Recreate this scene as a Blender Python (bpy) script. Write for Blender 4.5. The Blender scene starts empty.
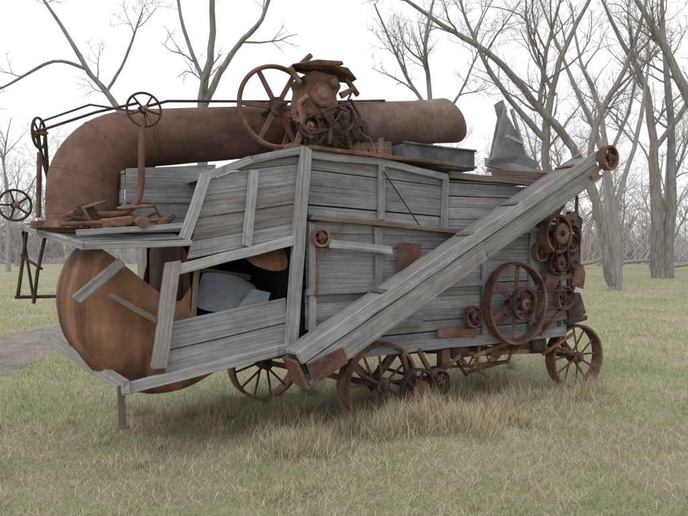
import bpy, math, random
import numpy as np
from mathutils import Vector, Matrix
random.seed(7); rng=np.random.default_rng(7)
scene=bpy.context.scene
scene.view_settings.view_transform='Standard'
scene.view_settings.look='None'
scene.view_settings.exposure=0
R=math.radians

# ------------------------------------------------------------ materials
def newmat(name):
    m=bpy.data.materials.new(name); m.use_nodes=True
    nt=m.node_tree; b=nt.nodes['Principled BSDF']
    b.inputs['Roughness'].default_value=.9
    b.inputs['Specular IOR Level'].default_value=.25
    return m,nt,b
def nd(nt,t,**kw):
    n=nt.nodes.new(t)
    for k,v in kw.items(): setattr(n,k,v)
    return n
def noise(nt,vec,scale,detail=5,rough=.6):
    n=nd(nt,'ShaderNodeTexNoise'); n.inputs['Scale'].default_value=scale
    n.inputs['Detail'].default_value=detail; n.inputs['Roughness'].default_value=rough
    if vec is not None: nt.links.new(vec,n.inputs['Vector'])
    return n.outputs['Fac']
def ramp(nt,fac,stops):
    r=nd(nt,'ShaderNodeValToRGB'); e=r.color_ramp.elements
    while len(e)<len(stops): e.new(.5)
    for i,(p,c) in enumerate(stops):
        e[i].position=p; e[i].color=(c[0],c[1],c[2],1) if hasattr(c,'__len__') else (c,c,c,1)
    nt.links.new(fac,r.inputs['Fac']); return r.outputs['Color']
def mix(nt,fac,a,b,mode='MIX'):
    m=nd(nt,'ShaderNodeMix',data_type='RGBA',blend_type=mode)
    if isinstance(fac,(int,float)): m.inputs[0].default_value=fac
    else: nt.links.new(fac,m.inputs[0])
    for i,x in ((6,a),(7,b)):
        if isinstance(x,tuple): m.inputs[i].default_value=(*x,1)
        else: nt.links.new(x,m.inputs[i])
    return m.outputs[2]
def bump(nt,b,h,strength=.5,dist=.01):
    n=nd(nt,'ShaderNodeBump'); n.inputs['Strength'].default_value=strength
    n.inputs['Distance'].default_value=dist
    nt.links.new(h,n.inputs['Height']); nt.links.new(n.outputs['Normal'],b.inputs['Normal'])
def mapping(nt,vec,scale):
    m=nd(nt,'ShaderNodeMapping'); m.inputs['Scale'].default_value=scale
    nt.links.new(vec,m.inputs['Vector']); return m.outputs['Vector']

def wood_mat(name,dark,mid,light,stain):
    m,nt,b=newmat(name)
    g=nd(nt,'ShaderNodeAttribute',attribute_name='grain').outputs['Vector']
    t=nd(nt,'ShaderNodeAttribute',attribute_name='tint').outputs['Color']
    o=nd(nt,'ShaderNodeTexCoord').outputs['Object']
    f1=noise(nt,mapping(nt,g,(1.3,60,1)),1.0,9,.74)
    col=ramp(nt,f1,[(.27,dark),(.46,mid),(.72,light)])
    f2=noise(nt,mapping(nt,g,(.9,4,1)),1.5,5,.6)
    st=ramp(nt,f2,[(.52,0),(.82,.7)])
    col=mix(nt,st,col,stain)
    col=mix(nt,1.0,col,t,'MULTIPLY')
    # long drying cracks
    f3=noise(nt,mapping(nt,g,(.8,75,1)),1.0,4,.6)
    cr=ramp(nt,f3,[(.295,.14),(.34,1)])
    col=mix(nt,.8,col,cr,'MULTIPLY')
    f4=noise(nt,mapping(nt,g,(6,9,1)),1.3,6,.7)
    col=mix(nt,.35,col,ramp(nt,f4,[(.35,.5),(.6,1.05)]),'MULTIPLY')
    # broad damp / sun-bleached patches that run across several boards
    f5=noise(nt,mapping(nt,o,(.8,.8,1.6)),1.1,6,.65)
    col=mix(nt,.75,col,ramp(nt,f5,[(.36,(.72,.69,.67)),(.62,(1.14,1.14,1.15))]),'MULTIPLY')
    # rust weeping from nails: small vertical brown runs
    f6=noise(nt,mapping(nt,o,(9,9,.9)),1.0,4,.65)
    rs=ramp(nt,f6,[(.63,0),(.75,.6)])
    col=mix(nt,rs,col,(.13,.075,.05))
    nt.links.new(col,b.inputs['Base Color'])
    bump(nt,b,f1,.8,.008)
    return m
def rust_mat(name,dark,mid,light,sc=3.0,streak=False,edge=.58,big=.5,dust=None,fine=.55):
    m,nt,b=newmat(name)
    o=nd(nt,'ShaderNodeTexCoord').outputs['Object']
    v=mapping(nt,o,(1,1,.35)) if streak else o
    f1=noise(nt,v,sc,9,.68)
    col=ramp(nt,f1,[(.32,dark),(.5,mid),(edge+.12,light)])
    if dust:
        f4=noise(nt,mapping(nt,o,(.5,1,1.2)),1.6,7,.7)
        col=mix(nt,ramp(nt,f4,[(.5,0),(.68,.6)]),col,dust)
    f2=noise(nt,o,sc*11,5,.7)
    col=mix(nt,fine,col,ramp(nt,f2,[(.3,.45),(.62,1.25)]),'MULTIPLY')
    f3=noise(nt,o,sc*.45,5,.65)
    col=mix(nt,big,col,ramp(nt,f3,[(.38,.4),(.6,1.2)]),'MULTIPLY')
    if streak:
        f5=noise(nt,mapping(nt,o,(3.5,3.5,.4)),1.2,4,.6)
        col=mix(nt,.75,col,ramp(nt,f5,[(.38,.32),(.56,1.15)]),'MULTIPLY')
    nt.links.new(col,b.inputs['Base Color'])
    b.inputs['Roughness'].default_value=.8
    b.inputs['Metallic'].default_value=.08
    bump(nt,b,f2,.5,.006)
    return m
M={}
M['wood']=wood_mat('weathered_wood',(.085,.084,.086),(.262,.26,.266),(.46,.46,.47),(.17,.148,.13))
M['wood_pale']=wood_mat('pale_weathered_wood',(.12,.119,.12),(.325,.323,.328),(.52,.52,.53),(.235,.215,.195))
M['wood_brown']=wood_mat('brown_weathered_wood',(.05,.042,.036),(.16,.13,.11),(.28,.245,.22),(.15,.085,.06))
M['rust']=rust_mat('rust',(.05,.031,.024),(.16,.088,.062),(.28,.175,.12))
M['rust_red']=rust_mat('red_brown_rust',(.07,.036,.028),(.18,.09,.066),(.285,.175,.14),2.2)
M['rust_pipe']=rust_mat('brown_pipe_rust',(.085,.043,.031),(.15,.08,.058),(.20,.12,.09),1.3,big=.4,dust=(.215,.15,.125),fine=.35)
M['rust_grey']=rust_mat('grey_brown_rust',(.10,.06,.05),(.175,.115,.094),(.26,.20,.175),1.8,big=.35,dust=(.27,.225,.205),fine=.4)
M['rust_orange']=rust_mat('orange_rust',(.09,.045,.026),(.25,.12,.06),(.38,.20,.11),2.3,True)
M['rust_drum']=rust_mat('mottled_drum_rust',(.10,.052,.034),(.22,.112,.062),(.36,.20,.115),1.3,True,.58,.5,fine=.3)
M['iron']=rust_mat('dark_iron',(.02,.016,.014),(.065,.042,.035),(.15,.09,.065),5)
M['steel']=rust_mat('dull_grey_sheet',(.16,.16,.165),(.27,.28,.295),(.40,.415,.43),2,big=.3)
M['steel_dark']=rust_mat('dark_blue_grey_sheet',(.10,.105,.115),(.155,.165,.185),(.22,.235,.26),1.2,big=.25,fine=.3)
M['green']=rust_mat('faded_green_sheet',(.06,.065,.06),(.115,.122,.115),(.165,.175,.165),2)
M['dark']=rust_mat('painted_interior_shade',(.01,.01,.01),(.02,.018,.016),(.035,.03,.026),2)  # near-black colour standing in for the shade inside the body
def bark(name,c0,c1):
    m,nt,b=newmat(name)
    o=nd(nt,'ShaderNodeTexCoord').outputs['Object']
    f=noise(nt,mapping(nt,o,(6,6,1)),1.5,6,.7)
    nt.links.new(ramp(nt,f,[(.3,c0),(.7,c1)]),b.inputs['Base Color'])
    bump(nt,b,f,.7,.03); return m
M['bark']=bark('bark',(.11,.098,.088),(.31,.285,.265))
M['twig']=bark('twig_bark',(.15,.13,.115),(.30,.27,.25))
M['bark_far']=bark('hazed_meadow_edge_bark',(.20,.18,.17),(.37,.345,.33))  # bark paled with distance, a little haze painted into the colour
M['far']=bark('hazed_distant_bark',(.34,.315,.30),(.50,.47,.455))  # palest bark: distance haze painted into the colour

# ------------------------------------------------------------ mesh builder
class MB:
    def __init__(s): s.v=[];s.f=[];s.g=[];s.t=[]
    def add(s,vs,fs,gs=None,tint=(1,1,1)):
        o=len(s.v); s.v+= [tuple(x) for x in vs]
        s.f+=[tuple(i+o for i in f) for f in fs]
        s.g+= gs if gs is not None else [tuple(x) for x in vs]
        s.t+=[(*tint,1)]*len(vs)
def rtint(lo=.72,hi=1.15):
    k=random.uniform(lo,hi); w=random.uniform(-.02,.015)
    if random.random()<.2: w+=.05; k*=.88
    return (k*(1+w),k,k*(1-w))
def V(*a): return Vector(a)
ONE=(1,1,1)
def board(mb,p0,p1,w,t,face=(0,-1,0),tint=None,jit=.004,taper=1.0):
    p0=Vector(p0);p1=Vector(p1);d=(p1-p0);L=d.length
    if L<1e-5: return
    d.normalize(); fa=Vector(face); side=d.cross(fa)
    if side.length<1e-4: side=d.cross(Vector((0.3,1,0.2)))
    side.normalize(); th=side.cross(d).normalized()
    n=max(1,int(L/.22)); vs=[];gs=[];r=random.uniform(0,50)
    for i in range(n+1):
        f=i/n; ww=w*(1+(taper-1)*f)
        c=p0+d*(L*f)+side*random.uniform(-jit,jit)*.8+th*random.uniform(-jit,jit)*.5
        if i in(0,n): c=c+d*random.uniform(-jit,jit)*1.5
        for a,b in((-1,-1),(1,-1),(1,1),(-1,1)):
            q=c+side*(a*ww/2+random.uniform(-jit,jit)*.35)+th*(b*t/2)
            if i in(0,n): q=q+d*random.uniform(-jit,jit)*3
            vs.append(q); gs.append((L*f+r,a*ww/2+b*t*.5+r,r))
    fs=[]
    for i in range(n):
        for k in range(4):
            a=i*4+k;b=i*4+(k+1)%4
            fs.append((a,b,b+4,a+4))
    fs.append((3,2,1,0)); e=n*4; fs.append((e,e+1,e+2,e+3))
    mb.add(vs,fs,gs,tint or rtint())
def box(mb,c,s,tint=(1,1,1)):
    c=Vector(c);board(mb,c-V(s[0]/2,0,0),c+V(s[0]/2,0,0),s[2],s[1],tint=tint,jit=0)
def tube(mb,pts,rad,sides=8,cap=True):
    pts=[Vector(p) for p in pts]; n=len(pts)
    if not hasattr(rad,'__len__'): rad=[rad]*n
    up=None; vs=[]
    for i in range(n):
        d=(pts[min(i+1,n-1)]-pts[max(i-1,0)]).normalized()
        if up is None:
            up=d.orthogonal().normalized()
        else:
            up=(up-d*up.dot(d))
            up=up.normalized() if up.length>1e-5 else d.orthogonal().normalized()
        s=d.cross(up)
        for k in range(sides):
            a=2*math.pi*k/sides
            vs.append(pts[i]+(up*math.cos(a)+s*math.sin(a))*rad[i])
    fs=[]
    for i in range(n-1):
        for k in range(sides):
            a=i*sides+k;b=i*sides+(k+1)%sides
            fs.append((a,b,b+sides,a+sides))
    if cap:
        fs.append(tuple(range(sides-1,-1,-1))); fs.append(tuple((n-1)*sides+k for k in range(sides)))
    mb.add(vs,fs)
def lathe(mb,prof,c=(0,0,0),seg=40,closed=True,mat=None):
    """profile list of (radius, y) revolved about the y axis through c"""
    vs=[];n=len(prof)
    for k in range(seg):
        a=2*math.pi*k/seg
        for r,y in prof:
            p=V(r*math.cos(a),y,r*math.sin(a))
            if mat is not None: p=mat@p
            vs.append(p+Vector(c))
    fs=[]
    m=n if closed else n-1
    for k in range(seg):
        k2=(k+1)%seg
        for i in range(m):
            j=(i+1)%n
            fs.append((k*n+i,k*n+j,k2*n+j,k2*n+i))
    mb.add(vs,fs)
def gear(mb,c,r,w,teeth,bore=.3):
    vs=[];T=teeth*4;n=4
    for k in range(T):
        a=2*math.pi*k/T; ro=r if (k%4) in(0,1) else r*.87
        for rr_,y in ((r*bore,-w/2),(ro,-w/2),(ro,w/2),(r*bore,w/2)): vs.append((c[0]+rr_*math.cos(a),c[1]+y,c[2]+rr_*math.sin(a)))
    mb.add(vs,[(k*4+i,k*4+(i+1)%4,((k+1)%T)*4+(i+1)%4,((k+1)%T)*4+i) for k in range(T) for i in range(4)])
def clip(poly,n,d):
    out=[];m=len(poly)
    for i in range(m):
        a=poly[i];b=poly[(i+1)%m]
        da=a[0]*n[0]+a[1]*n[1]-d; db=b[0]*n[0]+b[1]*n[1]-d
        if da<=0: out.append(a)
        if da*db<0:
            t=da/(da-db); out.append((a[0]+(b[0]-a[0])*t,a[1]+(b[1]-a[1])*t))
    return out
FS=(V(0,0,0),V(1,0,0),V(0,0,1),V(0,1,0))
def frame(o,ex,ey,en): return (Vector(o),Vector(ex),Vector(ey),Vector(en))
def panel(mb,poly,ang,bw,fr=FS,t=.022,gap=.005,jit=.005,lo=.78,hi=1.15,brk=0.0):
    dx,dy=math.cos(ang),math.sin(ang); pn=(-dy,dx)
    ss=[p[0]*pn[0]+p[1]*pn[1] for p in poly]; s=min(ss); mx=max(ss)
    us=[p[0]*dx+p[1]*dy for p in poly]
    while s<mx-.01:
        w=bw*random.uniform(.85,1.12)
        g_=gap*random.choice([.3,.5,.8,1.2,2.2])
        q=clip(poly,pn,min(s+w-g_,mx)); q=clip(q,(-pn[0],-pn[1]),-s) if len(q)>2 else []
        if len(q)>2:
            e0=random.uniform(0,.012);e1=random.uniform(0,.012)
            if random.random()<brk:
                if random.random()<.5: e1+=random.uniform(.05,.35)
                else: e0+=random.uniform(.05,.35)
            q=clip(q,(dx,dy),max(us)-e1)
            if len(q)>2: q=clip(q,(-dx,-dy),-(min(us)+e0))
        if len(q)>2:
            o,ex,ey,en=fr; c=random.uniform(-jit,jit); r=random.uniform(0,50);n=len(q)
            tw=random.uniform(-jit,jit)*.7; sg=random.uniform(-.004,.004) if jit>.002 else 0
            vs=[];gs=[]
            for k,dz in((0,c),(1,c+t)):
                for (a,b) in q:
                    aa=a*dx+b*dy; bb=a*pn[0]+b*pn[1]
                    vs.append(o+ex*a+ey*(b+sg*math.sin(aa*1.3+r))+en*(dz+tw*math.sin(aa*2+r)))
                    gs.append((aa+r,bb+r+k*.02,r))
            fs=[tuple(range(n)),tuple(range(2*n-1,n-1,-1))]
            for i in range(n):
                j=(i+1)%n; fs.append((j,i,i+n,j+n))
            mb.add(vs,fs,gs,rtint(lo,hi))
        s+=w
def build(name,mb,mat,parent=None,loc=(0,0,0),smooth=False,bevel=0,label=None):
    me=bpy.data.meshes.new(name)
    me.from_pydata(mb.v,[],mb.f)
    a=me.attributes.new('grain','FLOAT_VECTOR','POINT')
    a.data.foreach_set('vector',np.array(mb.g,dtype=np.float32).ravel())
    a=me.attributes.new('tint','FLOAT_COLOR','POINT')
    a.data.foreach_set('color',np.array(mb.t,dtype=np.float32).ravel())
    me.materials.append(M[mat])
    if smooth:
        me.shade_smooth(); me.set_sharp_from_angle(angle=R(38))
    me.update()
    ob=bpy.data.objects.new(name,me); scene.collection.objects.link(ob)
    ob.location=loc
    if parent: ob.parent=parent
    if bevel:
        b=ob.modifiers.new('bevel','BEVEL'); b.width=bevel; b.segments=1; b.limit_method='ANGLE'
    if label: ob['label']=label
    return ob
def empty(name,loc=(0,0,0),rot=(0,0,0),parent=None,label=None,cat=None):
    e=bpy.data.objects.new(name,None); scene.collection.objects.link(e)
    e.empty_display_size=.2; e.location=loc; e.rotation_euler=rot
    if parent: e.parent=parent
    if label: e['label']=label
    if cat: e['category']=cat
    return e

# ------------------------------------------------------------ ground
def hashg(ix,iy,seed):
    h=(ix.astype(np.int64)*374761393+iy.astype(np.int64)*668265263+seed*1442695041)&0x7fffffff
    h=((h^(h>>13))*1274126177)&0x7fffffff
    return ((h^(h>>16))&0xffff)/65535.0
def vnoise(x,y,s,seed=0):
    x=np.asarray(x)*s;y=np.asarray(y)*s
    ix=np.floor(x);iy=np.floor(y);fx=x-ix;fy=y-iy
    fx=fx*fx*(3-2*fx);fy=fy*fy*(3-2*fy)
    a=hashg(ix,iy,seed);b=hashg(ix+1,iy,seed);c=hashg(ix,iy+1,seed);d=hashg(ix+1,iy+1,seed)
    return (a*(1-fx)+b*fx)*(1-fy)+(c*(1-fx)+d*fx)*fy
def fb(x,y,s,seed=0):
    return (vnoise(x,y,s,seed)*.5+vnoise(x,y,s*2.1,seed+1)*.28+vnoise(x,y,s*4.3,seed+2)*.22)
mounds=[(1.05,5.75,.7,.15),(-1.0,6.2,.9,.05),(-.5,4.6,.5,.07),(.4,5.0,.6,.05),(-2.6,5.6,.8,.05)]
def hgt(x,y):
    x=np.asarray(x,dtype=float);y=np.asarray(y,dtype=float)
    h=(fb(x,y,.5,3)-.5)*.10+(vnoise(x,y,3.1,9)-.5)*.035
    for mx,my,r,a in mounds: h=h+a*np.exp(-((x-mx)**2+(y-my)**2)/(r*r))
    d=np.sqrt(x*x+y*y)
    return h*np.clip(1.5-d/60,0,1)
def axis(f0,f1,step,far):
    g=[f1]
    st=step
    while g[-1]<far: st*=1.22; g.append(g[-1]+st)
    l=[f0];st=step
    while l[-1]>-far: st*=1.22; l.append(l[-1]-st)
    return np.array(sorted(l[1:])+list(np.arange(f0,f1,step))+g)
xs=axis(-14,14,.12,520); ys=axis(-1,22,.12,520)
gx,gy=np.meshgrid(xs,ys); gz=hgt(gx,gy)
nx,ny=len(xs),len(ys)
vs=np.stack([gx.ravel(),gy.ravel(),gz.ravel()],1)
idx=np.arange(nx*ny).reshape(ny,nx)
fs=np.stack([idx[:-1,:-1].ravel(),idx[:-1,1:].ravel(),idx[1:,1:].ravel(),idx[1:,:-1].ravel()],1)
def npmesh(name,vs,faces_flat,sizes,mat,cols=None,smooth=False):
    me=bpy.data.meshes.new(name)
    me.vertices.add(len(vs)); me.vertices.foreach_set('co',vs.astype(np.float32).ravel())
    me.loops.add(len(faces_flat)); me.loops.foreach_set('vertex_index',faces_flat.astype(np.int32))
    me.polygons.add(len(sizes))
    st=np.concatenate([[0],np.cumsum(sizes)[:-1]]).astype(np.int32)
    me.polygons.foreach_set('loop_start',st); me.polygons.foreach_set('loop_total',sizes.astype(np.int32))
    if cols is not None:
        a=me.attributes.new('tint','FLOAT_COLOR','POINT')
        a.data.foreach_set('color',cols.astype(np.float32).ravel())
    me.update(calc_edges=True); me.validate()
    if smooth: me.shade_smooth()
    me.materials.append(mat)
    ob=bpy.data.objects.new(name,me); scene.collection.objects.link(ob); return ob
m,nt,b=newmat('meadow_soil')
o=nd(nt,'ShaderNodeTexCoord').outputs['Object']
f1=noise(nt,o,.35,6,.65); f2=noise(nt,o,5,6,.75); f3=noise(nt,o,60,4,.7)
c=ramp(nt,f1,[(.38,(.40,.355,.25)),(.5,(.31,.32,.175)),(.64,(.25,.31,.13))])
c=mix(nt,ramp(nt,f2,[(.44,0),(.64,.85)]),c,(.40,.355,.26))
c=mix(nt,.75,c,ramp(nt,f3,[(.3,.45),(.65,1.2)]),'MULTIPLY')
nt.links.new(c,b.inputs['Base Color']); bump(nt,b,f3,.7,.03)
ground=npmesh('ground',vs,fs.ravel(),np.full(len(fs),4),m,smooth=True)
ground['kind']='structure'
# dirt path
def pathc(y): return -6.35+.35*np.sin(np.asarray(y)*.12)
py=np.arange(2,75,.2); rows=[]
for y in py:
    wl=1.0+.14*math.sin(y*1.7)+.1*math.sin(y*.61+1)+random.uniform(-.07,.07)
    wr=1.0+.14*math.sin(y*1.3+2)+.1*math.sin(y*.71+3)+random.uniform(-.07,.07)
    for k in range(9):
        f=k/8; x=float(pathc(y))-wl+(wl+wr)*f; rows.append((x,y,float(hgt(x,y))+.001+.018*math.sin(f*math.pi)))
pv=np.array(rows);ii=np.arange(len(py)*9).reshape(-1,9)
pf=np.stack([ii[:-1,:-1].ravel(),ii[:-1,1:].ravel(),ii[1:,1:].ravel(),ii[1:,:-1].ravel()],1)
m,nt,b=newmat('packed_dirt')
o=nd(nt,'ShaderNodeTexCoord').outputs['Object']
f1=noise(nt,o,2,7,.7);f2=noise(nt,o,45,4,.7)
c=ramp(nt,f1,[(.35,(.24,.21,.175)),(.6,(.38,.34,.295))])
c=mix(nt,.75,c,ramp(nt,f2,[(.3,.45),(.65,1.15)]),'MULTIPLY')
nt.links.new(c,b.inputs['Base Color']); bump(nt,b,f2,.9,.04)
p=npmesh('dirt_path',pv,pf.ravel(),np.full(len(pf),4),m,smooth=True); p['kind']='structure'

# ------------------------------------------------------------ grass
m,nt,b=newmat('grass_blades')
t=nd(nt,'ShaderNodeAttribute',attribute_name='tint').outputs['Color']
nt.links.new(t,b.inputs['Base Color']); b.inputs['Roughness'].default_value=.75
M['grass']=m
def blades(name,x,y,h,w,lean,col):
    n=len(x); z=hgt(x,y)-.005
    a=rng.uniform(0,2*np.pi,n); la=rng.uniform(0,2*np.pi,n)
    bx,by=np.cos(a)*w/2,np.sin(a)*w/2
    lx,ly=np.cos(la)*lean,np.sin(la)*lean
    cz=np.sqrt(np.clip(1-lean**2,.02,1))
    P=np.zeros((n,5,3))
    P[:,0]=np.stack([x-bx,y-by,z],1);P[:,1]=np.stack([x+bx,y+by,z],1)
    mx,my,mz=x+lx*h*.45,y+ly*h*.45,z+cz*h*.6
    P[:,2]=np.stack([mx+bx*.8,my+by*.8,mz],1);P[:,3]=np.stack([mx-bx*.8,my-by*.8,mz],1)
    P[:,4]=np.stack([x+lx*h*1.1,y+ly*h*1.1,z+cz*h*.95],1)
    base=np.arange(n)[:,None]*5
    F=np.concatenate([base+0,base+1,base+2,base+3,base+3,base+2,base+4],1).ravel()
    S=np.tile([4,3],n)
    C=np.ones((n,5,4)); C[:,:,:3]=col[:,None,:]
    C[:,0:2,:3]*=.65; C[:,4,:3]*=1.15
    return npmesh(name,P.reshape(-1,3),F,S,M['grass'],C.reshape(-1,4))
def dryness(x,y):
    return fb(x,y,.38,21)*.5+vnoise(x,y,1.9,31)*.3+vnoise(x,y,6,37)*.2
def grasscol(x,y):
    n=len(x); g=dryness(x,y)
    dry=rng.random(n)<np.clip((g-.46)*6.0+.42,.12,.96)
    k=rng.uniform(.62,1.22,n)[:,None]
    green=np.array([.25,.325,.115])+rng.uniform(-.05,.06,(n,1))*np.array([1.6,.8,.4])
    tan=np.array([.585,.51,.365])+rng.uniform(-.15,.07,(n,1))
    return np.where(dry[:,None],tan,green)*k,dry
def sample(n,y0,y1,p,spread=.85):
    u=rng.random(n); e=1-p
    y=(y0**e+u*(y1**e-y0**e))**(1/e)
    x=(rng.random(n)*2-1)*(spread*y+1.5); return x,y
x,y=sample(270000,3.0,50,1.5)
keep=(np.abs(x-pathc(y))>.65+.55*rng.random(len(x)))|(rng.random(len(x))<.08)
keep&=rng.random(len(x))<.6+.8*vnoise(x,y,4.5,77)
x,y=x[keep],y[keep]
col,dry=grasscol(x,y)
n=len(x); sc=np.clip(y/6,.8,4)**.6
h=rng.uniform(.02,.07,n)*(.5+1.1*vnoise(x,y,1.7,5)+.3*vnoise(x,y,9,6))*sc**.5
w=rng.uniform(.002,.0044,n)*sc**1.3
lean=np.where(dry,rng.uniform(.5,.995,n),rng.uniform(.1,.9,n))
h=np.where(dry,h*1.8,h)
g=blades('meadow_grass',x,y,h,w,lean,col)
g['kind']='stuff'; g['label']='short mixed green and dry tan grass covering the meadow'; g['category']='grass'
# dead grass clumps round the machine
X=[];Y=[];H=[]
cl=[(1.05,5.8,.5,3200,.30),(.55,5.72,.22,1900,.34),(.25,5.68,.15,1200,.32),(.1,5.8,.16,900,.28),(.75,5.8,.2,900,.36),(1.6,6.3,.4,1400,.28),(-1.2,6.3,.45,2600,.22),(-1.4,6.9,.3,900,.2),(-.45,6.3,.3,1500,.3),(-1.9,5.9,.5,900,.18),
    (-.5,5.25,.18,900,.26),(-.15,5.35,.2,800,.24),(2.6,7.3,.4,1300,.28),(3.15,7.55,.2,900,.24),(2.9,7.5,.2,500,.2),(-.35,4.4,.22,500,.12),(-.45,4.25,.12,300,.14),(-2.5,6.5,.6,900,.18),(2.0,7.9,.7,2200,.3),(1.4,7.3,.5,1800,.34),
    (.2,7.2,.8,2400,.3),(.42,6.05,.2,700,.26),(1.9,6.9,.35,1100,.32),(-1.8,4.95,.15,250,.16)]
for cx,cy,s,k,hh in cl:
    sub=max(3,k//110)
    for j in range(sub):
        ax=rng.normal(cx,s*.6);ay=rng.normal(cy,s*.5);kk=k//sub;ss=rng.uniform(.03,.12)
        X.append(rng.normal(ax,ss,kk));Y.append(rng.normal(ay,ss,kk));H.append(rng.uniform(.3,1,kk)*hh*rng.uniform(.45,1.35))
for i in range(420):
    yy=3.9+14*rng.random()**1.3; xx=(rng.random()*2-1)*.8*yy
    if abs(xx-float(pathc(yy)))<1.4 or float(dryness(np.array([xx]),np.array([yy]))[0])<.44: continue
    k=int(rng.integers(12,60)); s=rng.uniform(.04,.18); X.append(rng.normal(xx,s,k));Y.append(rng.normal(yy,s,k));H.append(rng.uniform(.4,1.1,k)*rng.uniform(.05,.14))
x=np.concatenate(X);y=np.concatenate(Y);hh=np.concatenate(H);n=len(x)
k=rng.uniform(.6,1.2,n)[:,None]
col=(np.array([.60,.515,.36])+rng.uniform(-.18,.06,(n,1)))*k
gr=rng.random(n)<.12; col[gr]=np.array([.25,.32,.12])*k[gr]
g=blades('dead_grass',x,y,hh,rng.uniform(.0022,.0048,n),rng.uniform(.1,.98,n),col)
g['kind']='stuff'; g['label']='tall dead straw coloured grass clumps beside the machine'; g['category']='grass'

# ------------------------------------------------------------ trees
def wander(start,d,L,n,curv,up):
    pts=[Vector(start)];d=Vector(d).normalized()
    for i in range(n):
        d=(d+Vector((random.gauss(0,curv),random.gauss(0,curv),random.gauss(0,curv)+up))).normalized()
        pts.append(pts[-1]+d*(L/n))
    return pts
def twigs(tr,cr,pts,rad,depth,lscale,cfg):
    n=len(pts)
    cnt=cfg[depth][0]
    for i in range(cnt):
        f=random.uniform(.22 if depth<len(cfg)-1 else .3,1.0)
        k=min(int(f*(n-1)),n-2); ff=f*(n-1)-k
        p=pts[k].lerp(pts[k+1],ff); r=rad[k]*(1-ff)+rad[k+1]*ff
        d=(pts[k+1]-pts[k]).normalized()
        ax=d.orthogonal().normalized(); ax.rotate(Matrix.Rotation(random.uniform(0,6.28),3,d))
        nd_=(d*random.uniform(.45,1.0)+ax*random.uniform(.55,1.0)).normalized()
        nd_=(nd_+V(0,0,.12)).normalized()
        L=lscale*cfg[depth][1]*random.uniform(.55,1.25)*(1.15-.5*f)
        r0=max(min(r*.62,L*.022),cfg[-1][2]); seg=cfg[depth][3]
        q=wander(p,nd_,L,seg,.17,.05)
        rr=[r0*(1-.75*j/seg) for j in range(seg+1)]
        tube(tr if r0>.035 else cr,q,rr,5 if r0>.035 else 3,cap=False)
        if depth+1<len(cfg): twigs(tr,cr,q,rr,depth+1,lscale,cfg)
def smoothpoly(pts,sub=5):
    out=[];n=len(pts)
    for i in range(n-1):
        p0=pts[max(i-1,0)];p1=pts[i];p2=pts[i+1];p3=pts[min(i+2,n-1)]
        for k in range(sub):
            t=k/sub
            out.append(tuple(.5*((2*p1[j])+(-p0[j]+p2[j])*t+(2*p0[j]-5*p1[j]+4*p2[j]-p3[j])*t*t+(-p0[j]+3*p1[j]-3*p2[j]+p3[j])*t**3) for j in range(len(p1))))
    out.append(tuple(pts[-1])); return out
def limb_tree(label,limbs,cfg,lscale,matt='bark',matc='twig'):
    """limbs: list of lists of (x,y,z,r) world metres"""
    b0=limbs[0][0]; root=empty('bare_tree',(b0[0],b0[1],0),label=label,cat='tree')
    tr=MB();cr=MB()
    for lb in limbs:
        q=smoothpoly([(a-b0[0],bb-b0[1],c,r) for a,bb,c,r in lb])
        pts=[];rad=[]
        for i,(a,bb,c,r) in enumerate(q):
            wob=.3*r if i else 0
            pts.append(V(a+random.uniform(-wob,wob),bb+random.uniform(-wob,wob),c));rad.append(max(r,.01)*random.uniform(.92,1.08))
        tube(tr,pts,rad,9)
        k0=next((i for i,p in enumerate(pts) if p.z>4.0),0)
        if len(pts)-k0>3: twigs(tr,cr,pts[k0:],rad[k0:],0,lscale,cfg)
    build('trunk',tr,matt,root,smooth=True); build('crown',cr,matc,root)
    return root
CF=[(8,1.0,.03,6),(6,.55,.012,5),(5,.28,.007,4),(2,.14,.0055,3)]
CN=[(8,1.0,.03,6),(6,.55,.012,5),(5,.3,.008,4),(2,.16,.0045,3)]
C2=[(7,1.0,.03,6),(6,.55,.012,5),(4,.28,.008,4)]
C3=[(4,1.0,.03,6),(4,.5,.010,5),(3,.28,.006,4)]
limb_tree('tall bare tree with a long arching leaning limb',[
 [(12.2,27,-.1,.30),(11.75,27,2.25,.22),(11.07,27.2,4.95,.2),(10.2,27.3,6.75,.18),(8.8,27,8.1,.16),(6.57,26.6,10.35,.13),(4.3,26.5,11.7,.09),(.95,26,13.8,.04)],
 [(11.07,27.2,4.95,.15),(11.6,27.5,7.65,.14),(13.3,28,10.8,.1),(14.2,28,14.0,.04)],
 [(8.8,27,8.1,.1),(8.9,26.5,10.5,.08),(9.6,26,13.5,.04)]],CF,3.2)
limb_tree('large bare cottonwood with two upright stems',[
 [(20,38,-.1,.46),(19.7,38,6.2,.3),(19.05,38,11.9,.2),(17.2,38,15.5,.12),(15.6,38,19,.05)],
 [(20.5,38,-.1,.4),(20.9,38.4,8.1,.26),(20.3,38.5,17,.12),(20.6,38.5,20,.05)],
 [(19.5,38,8,.16),(21.8,37,12,.12),(23,36,17,.05)]],CF,4.0)
limb_tree('bare tree with forked crooked limbs rising behind the machine',[
 [(10.8,30,-.1,.32),(10.4,30,4.3,.25),(10.05,30,7.3,.2),(10.8,30,11.3,.13),(12.9,30,15.5,.05)],
 [(10.05,30,7.3,.16),(7.8,30,9.9,.12),(6.4,30,12.5,.08),(5.5,30,15,.04)],
 [(10.5,30,9.5,.1),(9.4,30.5,12.5,.07),(9.3,31,15.5,.03)]],C2,3.2)
limb_tree('bare tree leaning over the meadow with sweeping branches',[
 [(13.8,22,-.1,.3),(13.2,22,5.5,.2),(11.9,22,8.8,.14),(10.2,22,11.6,.05)],
 [(13.2,22,5.5,.13),(14.2,22,9,.09),(13.2,22,12,.04)]],C2,2.6)
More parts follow.
